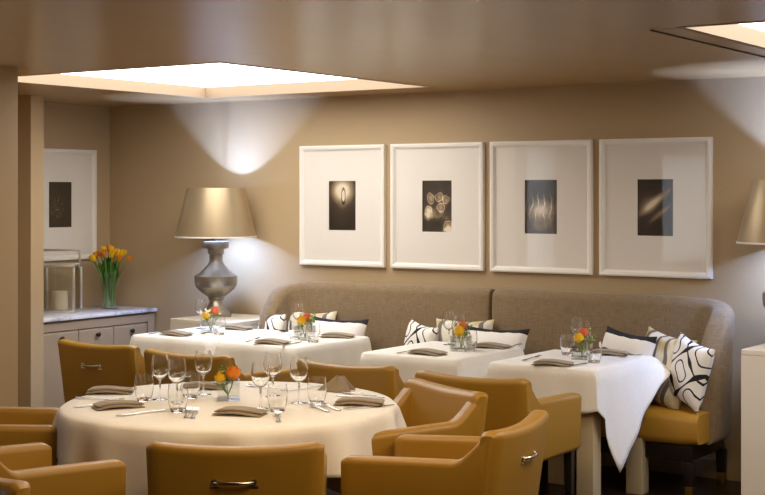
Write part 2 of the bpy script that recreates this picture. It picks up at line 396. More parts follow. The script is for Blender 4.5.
picture('white framed photograph of white sparks hanging in the alcove above the sideboard', 'sparks_photograph', p_spark, None, (UL+.001, 7.365, ZP), PI/2)

# ------------------------------------------------------------------ banquettes
def banquette(label, u0, u1, left_wing, right_wing):
    t = thing('banquette', label, 'sofa', ((u0+u1)/2, 7.45, 0), 0, 'upholstered banquettes along the back wall')
    hw = (u1-u0)/2; R = .20; th = .13; yb = .36        # local y of the back's outer face
    # centre line of the back: straight with a curved return at a winged end
    path = []
    def arc(sign):
        pts = []
        cx = sign*(hw-th/2-R); cy = yb-th/2-R
        for k in range(0, 9): a = PI/2*k/8; pts.append((cx+sign*R*math.sin(a), cy+R*math.cos(a), (math.sin(a)*sign, math.cos(a)), .0))
        for k in range(1, 7): pts.append((cx+sign*R, cy-.15*k/6, (sign, 0.), k/6))
        return pts
    if left_wing: path += [p for p in reversed(arc(-1))]
    else: path += [(-hw+d, yb-th/2, (0, 1), -d) for d in (.0, .008, .03)]
    x0 = path[-1][0]; xe = hw-th/2-R if right_wing else hw-.03
    path += [(x0+(xe-x0)*k/10, yb-th/2, (0, 1), 0.) for k in range(1, 10)]
    if right_wing: path += arc(1)
    else: path += [(hw-d, yb-th/2, (0, 1), -d) for d in (.03, .008, .0)]
    rings = []
    for i, (x, y, n, k) in enumerate(path):
        top = 1.055
        e = min(i, len(path)-1-i); wing = (left_wing and i < 15) or (right_wing and i >= len(path)-15)
        s = 1.
        if wing:
            a = (14-e)/14.; top = 1.055-.05*a-.24*a**3.5
            if e == 0: s = .55
            elif e == 1: s = .85
        else:
            if e == 0: s, top = .6, 1.03
            elif e == 1: s, top = .85, 1.048
        ring = rr(th*s, top-.28, .055*s, 5, 0, (top+.28)/2)
        out = []
        for o, z in ring:
            lean = .05*max(0, (z-.45)/.6)          # raked back, thicker low down
            out.append((x+n[0]*(o+lean*.5-.02), y+n[1]*(o+lean*.5-.02), z))
        rings.append(out)
    MB().loft(rings).build('backrest', 'banquette', t)
    # seat
    yf = -.235
    m = MB(); ex = hw-.07
    n = 16; rs = []
    for k in range(n+1):
        f = k/n; x = -ex+2*ex*f; e = min(f, 1-f)*2*ex; s = 1 if e > .05 else .9+.1*e/.05
        hgt = .17; ring = rr((yb-.10-yf)-.04*(1-s), hgt*s, .045, 4, (yf+yb-.10)/2, .375)
        rs.append([(x, y, z+(.012*(1-((y-.02)/.3)**2) if z > .4 else 0)) for y, z in ring])
    m.loft(rs).build('seat', 'leather_seat', t)
    MB().box((0, (yf+yb)/2, .245), (2*hw-.24, yb-yf-.10, .09), .008).build('base', 'dark_wood', t)
    for sx in (-1, 1):
        for y in (yf+.05, yb-.07):
            lg = MB().box((sx*(hw-.13), y, .135), (.055, .055, .13), .004, taper=.8).build('leg', 'dark_wood', t)
            MB().box((sx*(hw-.13), y, .035), (.042, .042, .07), .003, taper=.9).build('ferrule', 'brass', lg)
    return t
U_SPLIT = on_v(487, 7.65)
banquette('taupe banquette with a tan leather seat beside the left lamp', -6.02, U_SPLIT-.005, True, False)
banquette('taupe banquette with a tan leather seat beside the white pedestal', U_SPLIT+.005, -2.775, False, True)

# ------------------------------------------------------------------ pillows
def pillow_mesh(w, h, t):
    m = MB(); n = 18; vs = []
    def pt(a, b, sgn):
        x, y = 2*a-1, 2*b-1
        sh = 1-.10*(1-y*y)*abs(x)**3; shy = 1-.10*(1-x*x)*abs(y)**3
        d = max(0, (1-x**4)*(1-y**4))**.6
        return (x*sh*w/2, y*shy*h/2, sgn*(t/2*d+.003))
    m.sheet(lambda a, b: pt(a, b, 1), n, n); m.sheet(lambda a, b: pt(a, b, -1), n, n)
    ring = [(i/n, 0) for i in range(n)]+[(1, i/n) for i in range(n)]+[(1-i/n, 1) for i in range(n)]+[(0, 1-i/n) for i in range(n)]
    m.loft([[pt(a, b, 1) for a, b in ring], [pt(a, b, -1) for a, b in ring]], cap=False)
    return m
PM = {'lattice': pillow_mesh(.33, .36, .11), 'gold': pillow_mesh(.42, .42, .13), 'band': pillow_mesh(.45, .40, .13)}
proto = {}
def pillow(kind, label, u, v, z, tilt=70, yaw=0, roll=0):
    if kind not in proto:
        o = PM[kind].build('throw_pillow', kind, None, True, 60); proto[kind] = o
    else:
        o = proto[kind].copy(); C.objects.link(o)
    Mx = Matrix.Rotation(math.radians(yaw), 4, 'Z') @ Matrix.Rotation(math.radians(tilt), 4, 'X') @ Matrix.Rotation(math.radians(roll), 4, 'Z')
    o.rotation_euler = Mx.to_euler(); o.location = (u, v, z); tag(o, label, 'pillow', 'throw pillows on the banquettes'); return o
def pw(px, v): return on_v(px, v)
pillow('lattice', 'white pillow with black curving lines nearest the left lamp', pw(270, 7.44), 7.44, .680, 80, -26, -2)
pillow('gold', 'gold and grey pillow mostly hidden behind flowers, at the left end of banquette', pw(308, 7.60), 7.60, .655, 76, 0, 2)
pillow('band', 'black and white banded pillow on the left half of the left banquette', pw(335, 7.49), 7.49, .645, 72, 0, 0)
pillow('lattice', 'white pillow with black curving lines at the middle of the left banquette', pw(419, 7.44), 7.44, .665, 80, -26, -5)
pillow('gold', 'gold and grey pillow behind the wine glasses near the banquette joint', pw(462, 7.60), 7.60, .660, 76, 0, 2)
pillow('band', 'black and white banded pillow in front of the banquette joint', pw(492, 7.49), 7.49, .645, 72, 0, 0)
pillow('band', 'black and white banded pillow on the right banquette', pw(624, 7.50), 7.50, .665, 76, -27, -3)
pillow('gold', 'gold and grey floral pillow between the banded and the lattice pillow on right banquette', pw(663, 7.48), 7.48, .66, 76, -27, -6)
pillow('lattice', 'white pillow with black lattice leaning on the right end of the banquette', pw(689, 7.36), 7.36, .672, 80, -33, -11)

# ------------------------------------------------------------------ sideboard, lantern, tulips
U_SB = -7.354; SBH = .765
sb = thing('sideboard', 'taupe painted sideboard with a white marble top in the alcove', 'sideboard', ((UL+U_SB)/2, 7.31, 0), 0)
d2 = (U_SB-UL)/2-.01
ya, yb_ = 6.745-7.31, 7.87-7.31
MB().box((0, 0, SBH/2), (2*d2-.04, yb_-ya-.01, SBH-.01), .003).build('body', 'cabinet', sb, False)
MB().box((.015, (ya+yb_)/2, SBH+.012), (2*d2+.015, yb_-ya, .026), .004).build('marble_top', 'marble', sb)
MB().box((d2-.012, yb_-.04, SBH/2), (.022, .07, SBH-.02), .002).build('end_post', 'cabinet', sb, False)
MB().box((d2-.012, (ya+yb_)/2-.035, SBH-.045), (.022, yb_-ya-.08, .06), .002).build('top_rail', 'cabinet', sb, False)
for k in range(3):
    y0 = ya+.005+k*.346; y1 = y0+.340
    dr = MB().box((d2-.012, (y0+y1)/2, (SBH-.08)/2+.03), (.020, y1-y0, SBH-.145), .003).box((d2-.006, (y0+y1)/2, (SBH-.08)/2+.03), (.012, y1-y0-.012, SBH-.16), .004).build('door', 'cabinet', sb, False)
    MB().lathe([(0, 0), (.007, 0), (.007, .012), (.016, .018), (.017, .026), (.010, .032), (0, .033)], 14, mx=Matrix.Translation((d2, (y0+y1)/2, SBH-.125)) @ Matrix.Rotation(PI/2, 4, 'Y')).build('knob', 'bronze', dr)
SBT = SBH+.025
lx, ly = -7.64, 7.177
ln = thing('lantern', 'square glass lantern with silver frame on the sideboard', 'lantern', (lx, ly, SBT), math.radians(34))
m = MB(); q = .125; hgt = .34
m.box((0, 0, .012), (2*q+.02, 2*q+.02, .024), .004); 
m.build('base', 'nickel', ln)
for sx in (-1, 1):
    for sy in (-1, 1): MB().box((sx*q, sy*q, hgt/2), (.018, .018, hgt), .002).build('corner_post', 'nickel', ln)
m = MB()
for s in (-1, 1): m.box((0, s*q, hgt), (2*q+.018, .02, .02), .002); m.box((s*q, 0, hgt), (.02, 2*q, .02), .002)
m.build('top_frame', 'nickel', ln)
m = MB()
for s in (-1, 1): m.box((0, s*q, hgt/2+.01), (2*q-.018, .003, hgt-.03)); m.box((s*q, 0, hgt/2+.01), (.003, 2*q-.018, hgt-.03))
m.build('glass_panes', 'glass', ln, False)
m = MB(); m.box((-q-.016, 0, hgt+.045), (.014, .014, .13), .002).box((q+.016, 0, hgt+.045), (.014, .014, .13), .002).box((0, 0, hgt+.11), (2*q+.046, .016, .016), .002)
m.build('handle', 'nickel', ln)
cd = thing('candle', 'cream pillar candle standing inside the glass lantern', 'candle', (lx, ly, SBT+.024))
MB().lathe([(0, 0), (.052, 0), (.055, .004), (.055, .126), (.050, .132), (.03, .128), (0, .126)], 24).build('wax', 'wax', cd)
MB().tube([(0, 0, .126), (.002, 0, .145)], .0015, 6).build('wick', 'dark_wood', cd)
vx, vy = -7.58, 7.607
def vase_glass(prof_out, wall, name, label, loc, cat='vase', grp=None):
    t = thing(name, label, cat, loc, 0, grp)
    inner = [(max(r-wall, .001), z+(wall*2 if i == 0 else 0)) for i, (r, z) in enumerate(prof_out)]
    MB().lathe([(0, 0)]+prof_out+inner[::-1]+[(0, inner[0][1])], 28).build('vessel', 'glass', t)
    return t
tv = vase_glass([(.055, 0), (.060, .02), (.060, .18), (.068, .25), (.075, .275)], .004, 'glass_vase', 'clear glass vase of tulips on the sideboard', (vx, vy, SBT))
def tulip(label, hx, hy, hz, bx, by, mat, first=None):
    t = thing('tulip', label, 'flower', (vx, vy, SBT+.012), 0, 'tulips in the sideboard vase')
    p0, p1 = Vector((bx, by, 0)), Vector((hx, hy, hz))
    mid = Vector((bx*-.2+hx*.35, by*-.2+hy*.35, hz*.62)); pts = []
    for k in range(9):
        a = k/8; pts.append(tuple(p0*(1-a)**2+mid*2*a*(1-a)+p1*a*a))
    MB().tube(pts, .0042, 7).build('stem', 'stem', t)
    d = (Vector(pts[-1])-Vector(pts[-2])).normalized(); q = d.to_track_quat('Z', 'Y').to_matrix().to_4x4(); mx = Matrix.Translation(p1) @ q
    m = MB()
    for k in range(6):
        a0 = k*PI/3; r0 = .021 if k % 2 else .0185
        def pf(a, b):
            an = a0+(a-.5)*1.35*math.sin(PI*min(.98, b*.85+.12))
            r = r0*math.sin(PI*(b*.62+.10))**.8*(1.0); return (r*math.cos(an), r*math.sin(an), -.004+.058*b)
        m.sheet(pf, 5, 7, mx)
    m.build('bloom', mat, t)
    m = MB(); az = random.uniform(0, 2*PI)
    for s in range(3):
        a1 = az+s*2.1; base = Vector(pts[2+s]); 
        def lf(a, b):
            wd = .021*math.sin(PI*(b*.93+.05)); out = Vector((math.cos(a1), math.sin(a1), 0)); sd = Vector((-math.sin(a1), math.cos(a1), 0))
            return tuple(base+out*(.045*b**2)+Vector((0, 0, .20*b-.05*b*b))+sd*(a-.5)*2*wd)
        m.sheet(lf, 3, 7)
    m.build('leaves', 'leaf', t)
    return t
pos = []
for k in range(17):
    ang = 2.39996*k; rad = .135*math.sqrt((k+.5)/17)
    hz = .415-.55*rad*rad/.125+random.uniform(-.02, .02)
    colr = 'amber' if k % 3 == 1 else 'yellow'
    tulip(('orange tinged tulip' if colr == 'amber' else 'yellow tulip')+' in the sideboard bouquet', rad*math.cos(ang), rad*math.sin(ang), hz, (.30*rad)*math.cos(ang), (.30*rad)*math.sin(ang), colr)

# ------------------------------------------------------------------ lamps and their stands
def stand(name, label, u0, u1, v0, v1, h, mat, cat):
    t = thing(name, label, cat, ((u0+u1)/2, (v0+v1)/2, 0)); w, d = u1-u0, v1-v0
    MB().box((0, 0, (h-.03)/2), (w-.001, d-.001, h-.03), .0).build('body', mat, t, False)
    MB().box((0, 0, h-.015), (w, d, .03), .004).build('top', mat, t, False)
    return t
stand('side_table', 'cream boxy side table under the left lamp', -6.69, -6.125, 7.30, 7.868, .785, 'side_table', 'side table')
stand('pedestal', 'tall white box pedestal under the right lamp at the photo edge', on_v(741, 7.3), on_v(741, 7.3)+.50, 7.30, 7.868, .822, 'pedestal', 'pedestal')
LVO = VB-.292
def lamp(label, u, z, b=LAMP_W):
    t = thing('table_lamp', label, 'lamp', (u, LVO, z), 0, 'pewter table lamps with bronze shades')
    o = lambda y: 1.65-(y-193)/142.9-.785
    prof = [(0, 0), (.105, 0), (.108, .012), (.10, .03), (.075, .06), (.052, .085), (.045, .115), (.055, .125), (.055, o(297)), (.095, .165), (.130, .195), (.147, o(285)), (.150, o(279)), (.149, o(276)), (.140, o(275)), (.122, .300), (.085, .335), (.058, .365), (.046, .392), (.048, o(255)+.004), (.057, o(255)+.008), (.057, o(249)), (.088, o(248)), (.091, o(246)), (.091, o(243)), (.086, o(241.5)), (.01, o(241)), (0, o(241))]
    MB().lathe(prof, 40).build('base', 'pewter', t)
    MB().lathe([(0, o(241)), (.008, o(241)), (.008, .62), (.010, .625), (.010, .66), (0, .66)], 14).build('stem', 'chrome', t)
    zb, zt = .559, .900; rb, rt = .286, .202
    sh = MB().lathe([(rb, zb), (rt, zt), (rt-.004, zt), (rb-.004, zb)], 56, caps=False)
    n = 56; 
    m = MB().lathe([(rb, zb), (rb, zb+.001), (rt, zt), (rt-.003, zt)], 56, caps=False).build('shade', 'shade', t)
    MB().lathe([(rt-.003, zt), (rb-.003, zb), (rb, zb)], 56, caps=False).build('lining', 'shade_lining', m)
    MB().lathe([(rb-.004, zb-.004), (rb+.002, zb-.004), (rb+.002, zb+.006), (rb-.004, zb+.006), (rb-.004, zb-.004)], 56, caps=False).build('trim_ring', 'white_paint', m)
    sp = MB()
    for k in range(3): a = k*2*PI/3; sp.tube([(0, 0, zt-.02), (rt*math.cos(a), rt*math.sin(a), zt-.008)], .002, 6)
    sp.tube([(-.010, 0, .655), (-.055, 0, .69), (-.062, 0, .76), (-.045, 0, .85), (0, 0, zt-.02), (.045, 0, .85), (.062, 0, .76), (.055, 0, .69), (.010, 0, .655)], .0018, 6); sp.build('shade_carrier', 'chrome', t)
    for nm, pw_, half, rx in (('upward_bulb_light', b, 56, PI), ('downward_bulb_light', b*.62, 76, 0)):    # a reflector bulb shining up and one down
        d = bpy.data.lights.new(nm, 'SPOT'); d.energy = pw_; d.color = (.32, .49, 1.0); d.shadow_soft_size = .018
        d.spot_size = math.radians(half*2); d.spot_blend = 1.0
        l = bpy.data.objects.new(nm, d); C.objects.link(l); l.parent = t; l.location = (0, 0, .688); l.rotation_euler = (rx, 0, 0)
    return t
ul = on_v(216, LVO); ur = on_v(791, LVO)
lamp('pewter urn table lamp with bronze shade on the cream side table', ul, .785)
lamp('pewter urn table lamp with bronze shade, cut by the right photo edge', ur, .822)

# ------------------------------------------------------------------ tables and cloths
TH = .735; CT = .750     # table top underside-of-cloth height, cloth top
def dining_table(label, u0, u1, v0, v1):
    t = thing('dining_table', label, 'table', ((u0+u1)/2, (v0+v1)/2, 0), 0, 'square tables along the banquette')
    w, d = u1-u0, v1-v0
    MB().box((0, 0, TH-.02), (w-.012, d-.012, .04), .004).build('tabletop', 'table_leg', t)
    for sx in (-1, 1):
        for sy in (-1, 1): MB().box((sx*(w/2-.06), sy*(d/2-.06), (TH-.04)/2), (.095, .095, TH-.04), .004).build('leg', 'table_leg', t)
    return t
def cloth_rect(label, u0, u1, v0, v1, over, seed=0, flare=None):
    # perimeter, anticlockwise from the front left corner: front, right, back, left
    rnd = random.Random(seed); cu, cv = (u0+u1)/2, (v0+v1)/2; w, d = u1-u0, v1-v0; per = []
    n1 = 26
    for side in range(4):
        for k in range(n1):
            f = k/n1
            x, y, nx, ny = ((-w/2+w*f, -d/2, 0, -1), (w/2, -d/2+d*f, 1, 0), (w/2-w*f, d/2, 0, 1), (-w/2, d/2-d*f, -1, 0))[side]
            per.append((x, y, nx, ny, side, f))
    rows = 12; rings = []; ph = [rnd.uniform(0, 6) for _ in range(4)]
    for j in range(rows+1):
        tt = j/rows; ring = []
        for (x, y, nx, ny, side, f) in per:
            oh = over(side, f)
            cdist = min(f, 1-f)
            dx, dy = nx, ny
            if f == 0:
                px, py = ((0, -1), (1, 0), (0, 1), (-1, 0))[(side-1) % 4]; dx, dy = (nx+px)*.7, (ny+py)*.7
            corner = math.exp(-(cdist/.06)**2)
            fold = (.010*math.sin(f*11+ph[side])+.005*math.sin(f*27+ph[side]*2))*tt*(1-corner)
            out = .004+.012*min(1, tt*6)+.03*tt*oh/.25*corner*.9+fold*.8+.012*tt
            if flare: out += flare(side, f)*tt
            z = CT-.004-oh*tt if j else CT
            if j == 1: z = CT-.010
            ring.append((x+dx*out*(1 if j else .2), y+dy*out*(1 if j else .2), z))
        rings.append(ring)
    m = MB(); m.loft(rings, cap=False)
    for s in (.96, .6, .25):  # inner rings of the flat top
        pass
    n = len(per); top = [rings[0]]+[[(x*s, y*s, CT+.0008*math.sin(x*9+y*7)) for x, y, _ in rings[0]] for s in (.9, .6, .3, .06)]
    m.loft(top, cap=False); m.add(top[-1], [tuple(range(n))])
    o = m.build('tablecloth', 'linen', None, True, 70, (cu, cv, 0), thick=.0016)
    bmx = bmesh.new(); bmx.from_mesh(o.data); bmesh.ops.remove_doubles(bmx, verts=bmx.verts, dist=1e-5); bmesh.ops.recalc_face_normals(bmx, faces=bmx.faces); bmx.to_mesh(o.data); bmx.free()
    return tag(o, label, 'tablecloth', 'white tablecloths along the banquette')
V0, V1 = 6.60, 7.33
TS = [(-6.36, -5.76), (-5.65, -5.06), (-4.58, -3.97), (-3.75, -3.15)]
WHERE = ['nearest the sideboard', 'second from the sideboard', 'third from the sideboard', 'at the right end of the banquette']
for i, (a, b) in enumerate(TS):
    dining_table('square dining table with taupe legs under a cloth, '+WHERE[i], a, b, V0, V1)
    def ov(side, f, i=i):
        base = .22+.012*math.sin(f*7+i)
        if i == 3 and side == 1:
            base = .20+.35*f/.27 if f < .27 else .08+.47*(1-(f-.27)/.73)**1.25
        if i == 3 and side == 2: base = .08+.12*min(1, f*3)
        return max(.02, base)
    cloth_rect(['white tablecloth on the square table nearest the sideboard', 'white tablecloth on the square table second from the sideboard', 'white tablecloth on the square table third from the sideboard', 'white tablecloth with a long hanging point at the right end of the banquette'][i], a, b, V0, V1, ov, i, (lambda side, f: .08*f if side == 1 else (.08*max(0, 1-f*3) if side == 2 else 0)) if i == 3 else None)
# round table
RCX, RCZ = -.655, 6.09; RT = room(RCX, RCZ); RR = .705
t = thing('round_table', 'round dining table in front, under a white cloth', 'table', (RT[0], RT[1], 0))
MB().lathe([(0, TH-.04), (RR-.012, TH-.04), (RR-.006, TH-.034), (RR-.006, TH-.004), (RR-.012, TH), (0, TH)], 64).build('tabletop', 'table_leg', t)
MB().lathe([(.30, 0), (.30, .02), (.27, .035), (.07, .05), (.06, .10), (.06, .66), (.2, .69), (.2, .694), (0, .694)], 32).build('pedestal_base', 'table_leg', t)
def round_cloth():
    n, rows = 180, 14; keys = [(-180, .13), (-168, .20), (-150, .23), (-128, .34), (-112, .50), (-98, .30), (-80, .17), (-66, .15), (-58, .20), (-40, .20), (-20, .16), (0, .125), (25, .2), (60, .25), (120, .25), (160, .18), (180, .13)]
    def oh(deg):
        for (a, b), (c, d) in zip(keys, keys[1:]):
            if a <= deg <= c: f = (deg-a)/(c-a); f = f*f*(3-2*f); return b+(d-b)*f
        return .13
    rings = []
    for j in range(rows+1):
        tt = j/rows; ring = []
        for i in range(n):
            phi = -PI+2*PI*i/n; o = oh(math.degrees(phi))
            fold = (.026*math.sin(phi*14+.6+.8*math.sin(phi*3))+.012*math.sin(phi*23+2))*tt
            r = RR+.004+.012*math.sin(min(1, tt*5)*PI/2)+.02*tt+fold if j else RR-.002
            z = CT-o*tt-(.003 if j else 0)
            if j == 1: z = CT-.012
            X, Z = r*math.cos(phi), r*math.sin(phi); u, v = room(X, Z); ring.append((u, v, z))
        rings.append(ring)
    m = MB(); m.loft(rings, cap=False); top = [rings[0]]+[[(x*s, y*s, CT) for x, y, _ in rings[0]] for s in (.9, .6, .3, .05)]
    m.loft(top, cap=False); m.add(top[-1], [tuple(range(n))])
    o = m.build('tablecloth', 'linen', None, True, 70, (RT[0], RT[1], 0), thick=.0016)
    b = bmesh.new(); b.from_mesh(o.data); bmesh.ops.remove_doubles(b, verts=b.verts, dist=1e-5); bmesh.ops.recalc_face_normals(b, faces=b.faces); b.to_mesh(o.data); b.free()
    return tag(o, 'white cloth draped over the big round table in front', 'tablecloth')
round_cloth()

# ------------------------------------------------------------------ tub chairs
def make_chair(label):
    t = thing('tub_armchair', label, 'chair', (0, 0, 0), 0, 'tan leather tub chairs')
    W, D = .58, .60; B0 = .40; TOP = .813
    rings = []; n = 24
    for k in range(n+1):                       # backrest, lofted across the width
        f = k/n; x = -W/2+W*f; e = min(f, 1-f)*W
        s = 1. if e > .04 else math.sqrt(max(0, 1-((.04-e)/.04)**2))*.42+.58
        top = TOP-.016*(1-(2*f-1)**2)-.018*(1-s)/.42
        th = .085*s; ring = rr(th, top-B0, .03*s, 4, 0, (top+B0)/2); out = []
        bow = -.028*(1-(2*f-1)**2)
        for y, z in ring:
            q = max(0, (z-B0)/(TOP-B0)); lean = -.055*q**1.5
            out.append((x*(1+.035*q), -.245+bow+y+lean, z))
        rings.append(out)
    MB().loft(rings).build('backrest', 'leather', t, angle=50)
    for sx in (-1, 1):
        rings = []; n = 22
        for k in range(n+1):
            f = k/n; y = -.25+.54*f
            e = min(f, 1-f)*.54; sfr = 1. if (1-f)*.54 > .035 else math.sqrt(max(0, 1-((.035-(1-f)*.54)/.035)**2))*.4+.6
            sw = max(0, 1-(f+.02)/.19); top = .676+.022*(1-f)+.100*min(1, sw*1.25)**1.3-.014*(1-sfr)/.4
            th = .082*sfr; ring = rr(th, top-B0, .026*sfr, 4, 0, (top+B0)/2)
            out = []
            for x, z in ring:
                q = max(0, (z-B0)/(TOP-B0)); out.append((sx*(.248+.012*q-.008*f)+x, y-.05*q**1.5*max(0, 1-f*3), z))
            rings.append(out)
        MB().loft(rings).build('arm', 'leather', t, angle=50)
    rs = []; n = 14
    for k in range(n+1):
        f = k/n; y = -.2+.475*f; e = (1-f)*.475; s = 1. if e > .04 else .85+.15*e/.04
        ring = rr(.43, .115*s, .03, 4, 0, .405+.0575)
        rs.append([(x, y, z+(.015*(1-(x/.22)**2) if z > .47 else 0)) for x, z in ring])
    MB().loft(rs).build('seat', 'leather', t, angle=50)
    for sx in (-1, 1):
        for sy in (-1, 1):
            MB().box((sx*.245, sy*.225-.005, .2025), (.042, .042, .405), .003, taper=.68).build('leg', 'dark_wood', t)
    # handle on the rear face
    zc = .680; yb = -.3395; rx = Matrix.Translation((0, yb, zc)) @ Matrix.Rotation(math.radians(-11), 4, 'X')
    h = MB().tube([(-.062, .012, 0), (-.060, -.018, -.002), (-.045, -.026, -.004), (0, -.028, -.005), (.045, -.026, -.004), (.060, -.018, -.002), (.062, .012, 0)], .0065, 10, rx).build('handle', 'chrome', t)
    for s in (-1, 1):
        MB().box((s*.066, 0, 0), (.034, .010, .042), .003, mx=rx).lathe([(0, 0), (.012, 0), (.011, .008), (0, .010)], 12, mx=rx @ Matrix.Translation((s*.066, -.004, 0)) @ Matrix.Rotation(PI/2, 4, 'X')).build('mounting_plate', 'chrome', h)
    return t
chair0 = None
def chair(label, X, Z, fx, fz):              # X, Z: middle of the back's top edge; fx, fz: where it faces
    global chair0
    l = math.hypot(fx, fz); fx, fz = fx/l, fz/l
    u, v = room(X+fx*.30, Z+fz*.30); fu, fv = room(fx, fz); rz = math.atan2(-fu, fv)
    if chair0 is None:
        chair0 = make_chair(label); chair0.location = (u, v, 0); chair0.rotation_euler = (0, 0, rz); return chair0
    return dup(chair0, label, (u, v, 0), rz)
chair('tan leather tub chair with its back to us, front centre', -.497, 4.80, 0.0, 1)
chair('tan leather tub chair seen from its side, right of the front centre chair', .495, 5.26, -.91, .41)
chair('tan leather tub chair at the right edge of the round table, facing it', .275, 6.22, -.86, -.50)
chair('tan leather tub chair at lower left, its arm reaching to the front centre chair', -1.545, 4.96, .70, .71)
chair('tan leather tub chair at the far left edge, by the near wall', -1.98, 6.08, .98, .2)
chair('tan leather tub chair with its back to us, in front of the sideboard', -1.61, 8.02, SY, CY)
chair('tan leather tub chair with its back to us, behind the wine glasses and roses', -1.035, 7.535, SY, CY)
chair('tan leather tub chair with its back to us, behind the right of the round table', -.185, 7.06, SY, CY)
chair('tan leather tub chair with its back to us, nearest the hanging cloth point', .412, 6.59, SY, CY)
chair('tan leather tub chair peeping in at the bottom left corner', -1.27, 4.30, -.6, -.75)

# ------------------------------------------------------------------ glassware, cutlery, napkins, flowers
P = {}
def inst(kind, make, label, loc, rz=0., group=None):
    if kind not in P:
        P[kind] = o = make(); o.location = loc; o.rotation_euler = (0, 0, rz); o['label'] = label
        if group: o['group'] = group
        return o
    return dup(P[kind], label, loc, rz, group)
def mk_wine():
    t = thing('wine_glass', '', 'glass'); b = .088
    out = [(.006, b), (.018, b+.006), (.032, b+.022), (.0395, b+.045), (.0395, b+.062), (.036, b+.088), (.0325, b+.108)]
    inn = [(.0314, b+.108), (.0348, b+.088), (.0383, b+.062), (.0383, b+.046), (.031, b+.024), (.017, b+.008), (0, b+.004)]
    MB().lathe(out+inn, 24).build('bowl', 'crystal', t)
    MB().lathe([(.0065, .006), (.0038, .02), (.0034, .05), (.0045, .08), (.0065, b+.001)], 12).build('stem', 'crystal', t)
    MB().lathe([(0, 0), (.034, 0), (.0345, .0015), (.030, .003), (.012, .005), (.006, .008), (0, .008)], 24).build('foot', 'crystal', t)
    return t
def mk_tumbler():
    t = thing('tumbler', '', 'glass')
    out = [(0, 0), (.028, 0), (.031, .003), (.038, .03), (.0425, .062), (.0425, .08), (.039, .112)]
    inn = [(.0378, .112), (.0412, .08), (.0412, .062), (.0365, .032), (.030, .014), (0, .012)]
    MB().lathe(out+inn, 24).build('vessel', 'crystal', t); return t
def mk_vase():
    t = thing('flower_vase', '', 'vase'); m = MB(); s, h, wl = .050, .085, .005
    o = [(-s, -s), (s, -s), (s, s), (-s, s)]
    q = [(x*(1-wl/s*1.0), y*(1-wl/s)) for x, y in o]
    m.loft([[(x, y, 0) for x, y in o], [(x, y, h) for x, y in o], [(x, y, h) for x, y in q], [(x, y, .012) for x, y in q]])
    m.build('vessel', 'glass', t, False); return t
def mk_napkin():
    m = MB()
    def layer(z, w, d, th, ox, oy, tw):
        rs = []; n = 10
        for k in range(n+1):
            f = k/n; x = -w/2+w*f; rise = .007*math.sin(PI*f)+.003*math.sin(5*f+tw*9)
            s = .35 if k in (0, n) else 1.
            rs.append([(x+ox+.02*tw*y, y+oy+tw*x, zz+rise) for y, zz in rr(d, th*s, th*s/2.1, 3, 0, z+th/2)])
        m.loft(rs)
    layer(0, .205, .10, .009, 0, 0, 0); layer(.0085, .20, .085, .012, .004, .006, .05)
    return tag(m.build('napkin', 'napkin', None, True, 60), '', 'napkin')
def flat_tool(name, outline, cat, prongs=False):
    # outline: (x along length, half width, z) stations
    m = MB(); rings = [[(x, -hw, z), (x, -hw*.4, z-.0015), (x, hw*.4, z-.0015), (x, hw, z), (x, hw*.5, z+.0018), (x, -hw*.5, z+.0018)] for x, hw, z in outline]
    m.loft(rings)
    if prongs:
        for k in range(4):
            y = (-1.5+k)*.0062; m.loft([[(x, y-w_, z), (x, y+w_, z), (x, y+w_, z+.002), (x, y-w_, z+.002)] for x, w_, z in ((.045, .0024, .006), (.07, .002, .008), (.092, .0011, .013))])
    return tag(m.build(name, 'steel', None, True, 50), '', cat)
def mk_fork(): return flat_tool('fork', [(-.10, .006, .002), (-.09, .010, .002), (-.03, .0055, .004), (.0, .0035, .008), (.02, .006, .008), (.035, .0115, .006), (.05, .0118, .006)], 'fork', True)
def mk_knife(): return flat_tool('knife', [(-.115, .005, .003), (-.10, .009, .003), (-.02, .007, .004), (.0, .006, .003), (.03, .0105, .003), (.09, .009, .003), (.115, .002, .003)], 'knife')
def mk_spoon(): return flat_tool('spoon', [(-.09, .005, .002), (-.08, .009, .002), (-.02, .005, .003), (.02, .004, .007), (.035, .011, .005), (.055, .018, .003), (.075, .016, .004), (.088, .006, .007)], 'spoon')
def flower(name, label, loc, h, lean, mat, size=.027, group=None):
    t = thing(name, label, 'flower', loc, random.uniform(0, 6), group); tip = Vector((lean[0], lean[1], h))
    rzi = Matrix.Rotation(-t.rotation_euler[2], 4, 'Z'); tip = rzi @ tip
    MB().tube([(-tip.x*.15, -tip.y*.15, 0), tuple(tip*.5), tuple(tip)], .0026, 6).build('stem', 'stem', t)
    m = MB(); mx = Matrix.Translation(tip)
    for ring, (cnt, r, hh, op) in enumerate(((3, .34, 1.95, -.25), (4, .58, 1.9, -.1), (5, .76, 1.75, .02), (5, .88, 1.45, .2))):
        for k in range(cnt):
            a0 = 2*PI*k/cnt+ring*.7; wd = 2*PI/cnt*.72
            def pf(a, b):
                an = a0+(a-.5)*2*wd*(.45+.55*math.sin(PI*min(1, b*.8+.15)))
                q = r*size*(math.sin(PI/2*min(1, b*1.6))+op*b*b*.55); z = size*hh*(b**.9)*(1-.12*(2*a-1)**2)
                return (q*math.cos(an), q*math.sin(an), z-.004)
            m.sheet(pf, 5, 6, mx)
    m.build('bloom', mat, t)
    m = MB()
    for k in range(3):
        a1 = k*2.1; b0 = tip*.8
        def lf(a, b):
            wd = .011*math.sin(PI*(b*.94+.04)); out = Vector((math.cos(a1), math.sin(a1), .35)); sd = Vector((-math.sin(a1), math.cos(a1), 0))
            return tuple(b0+out*.045*b+sd*(2*a-1)*wd)
        m.sheet(lf, 2, 5)
    m.build('leaves', 'leaf', t); return t
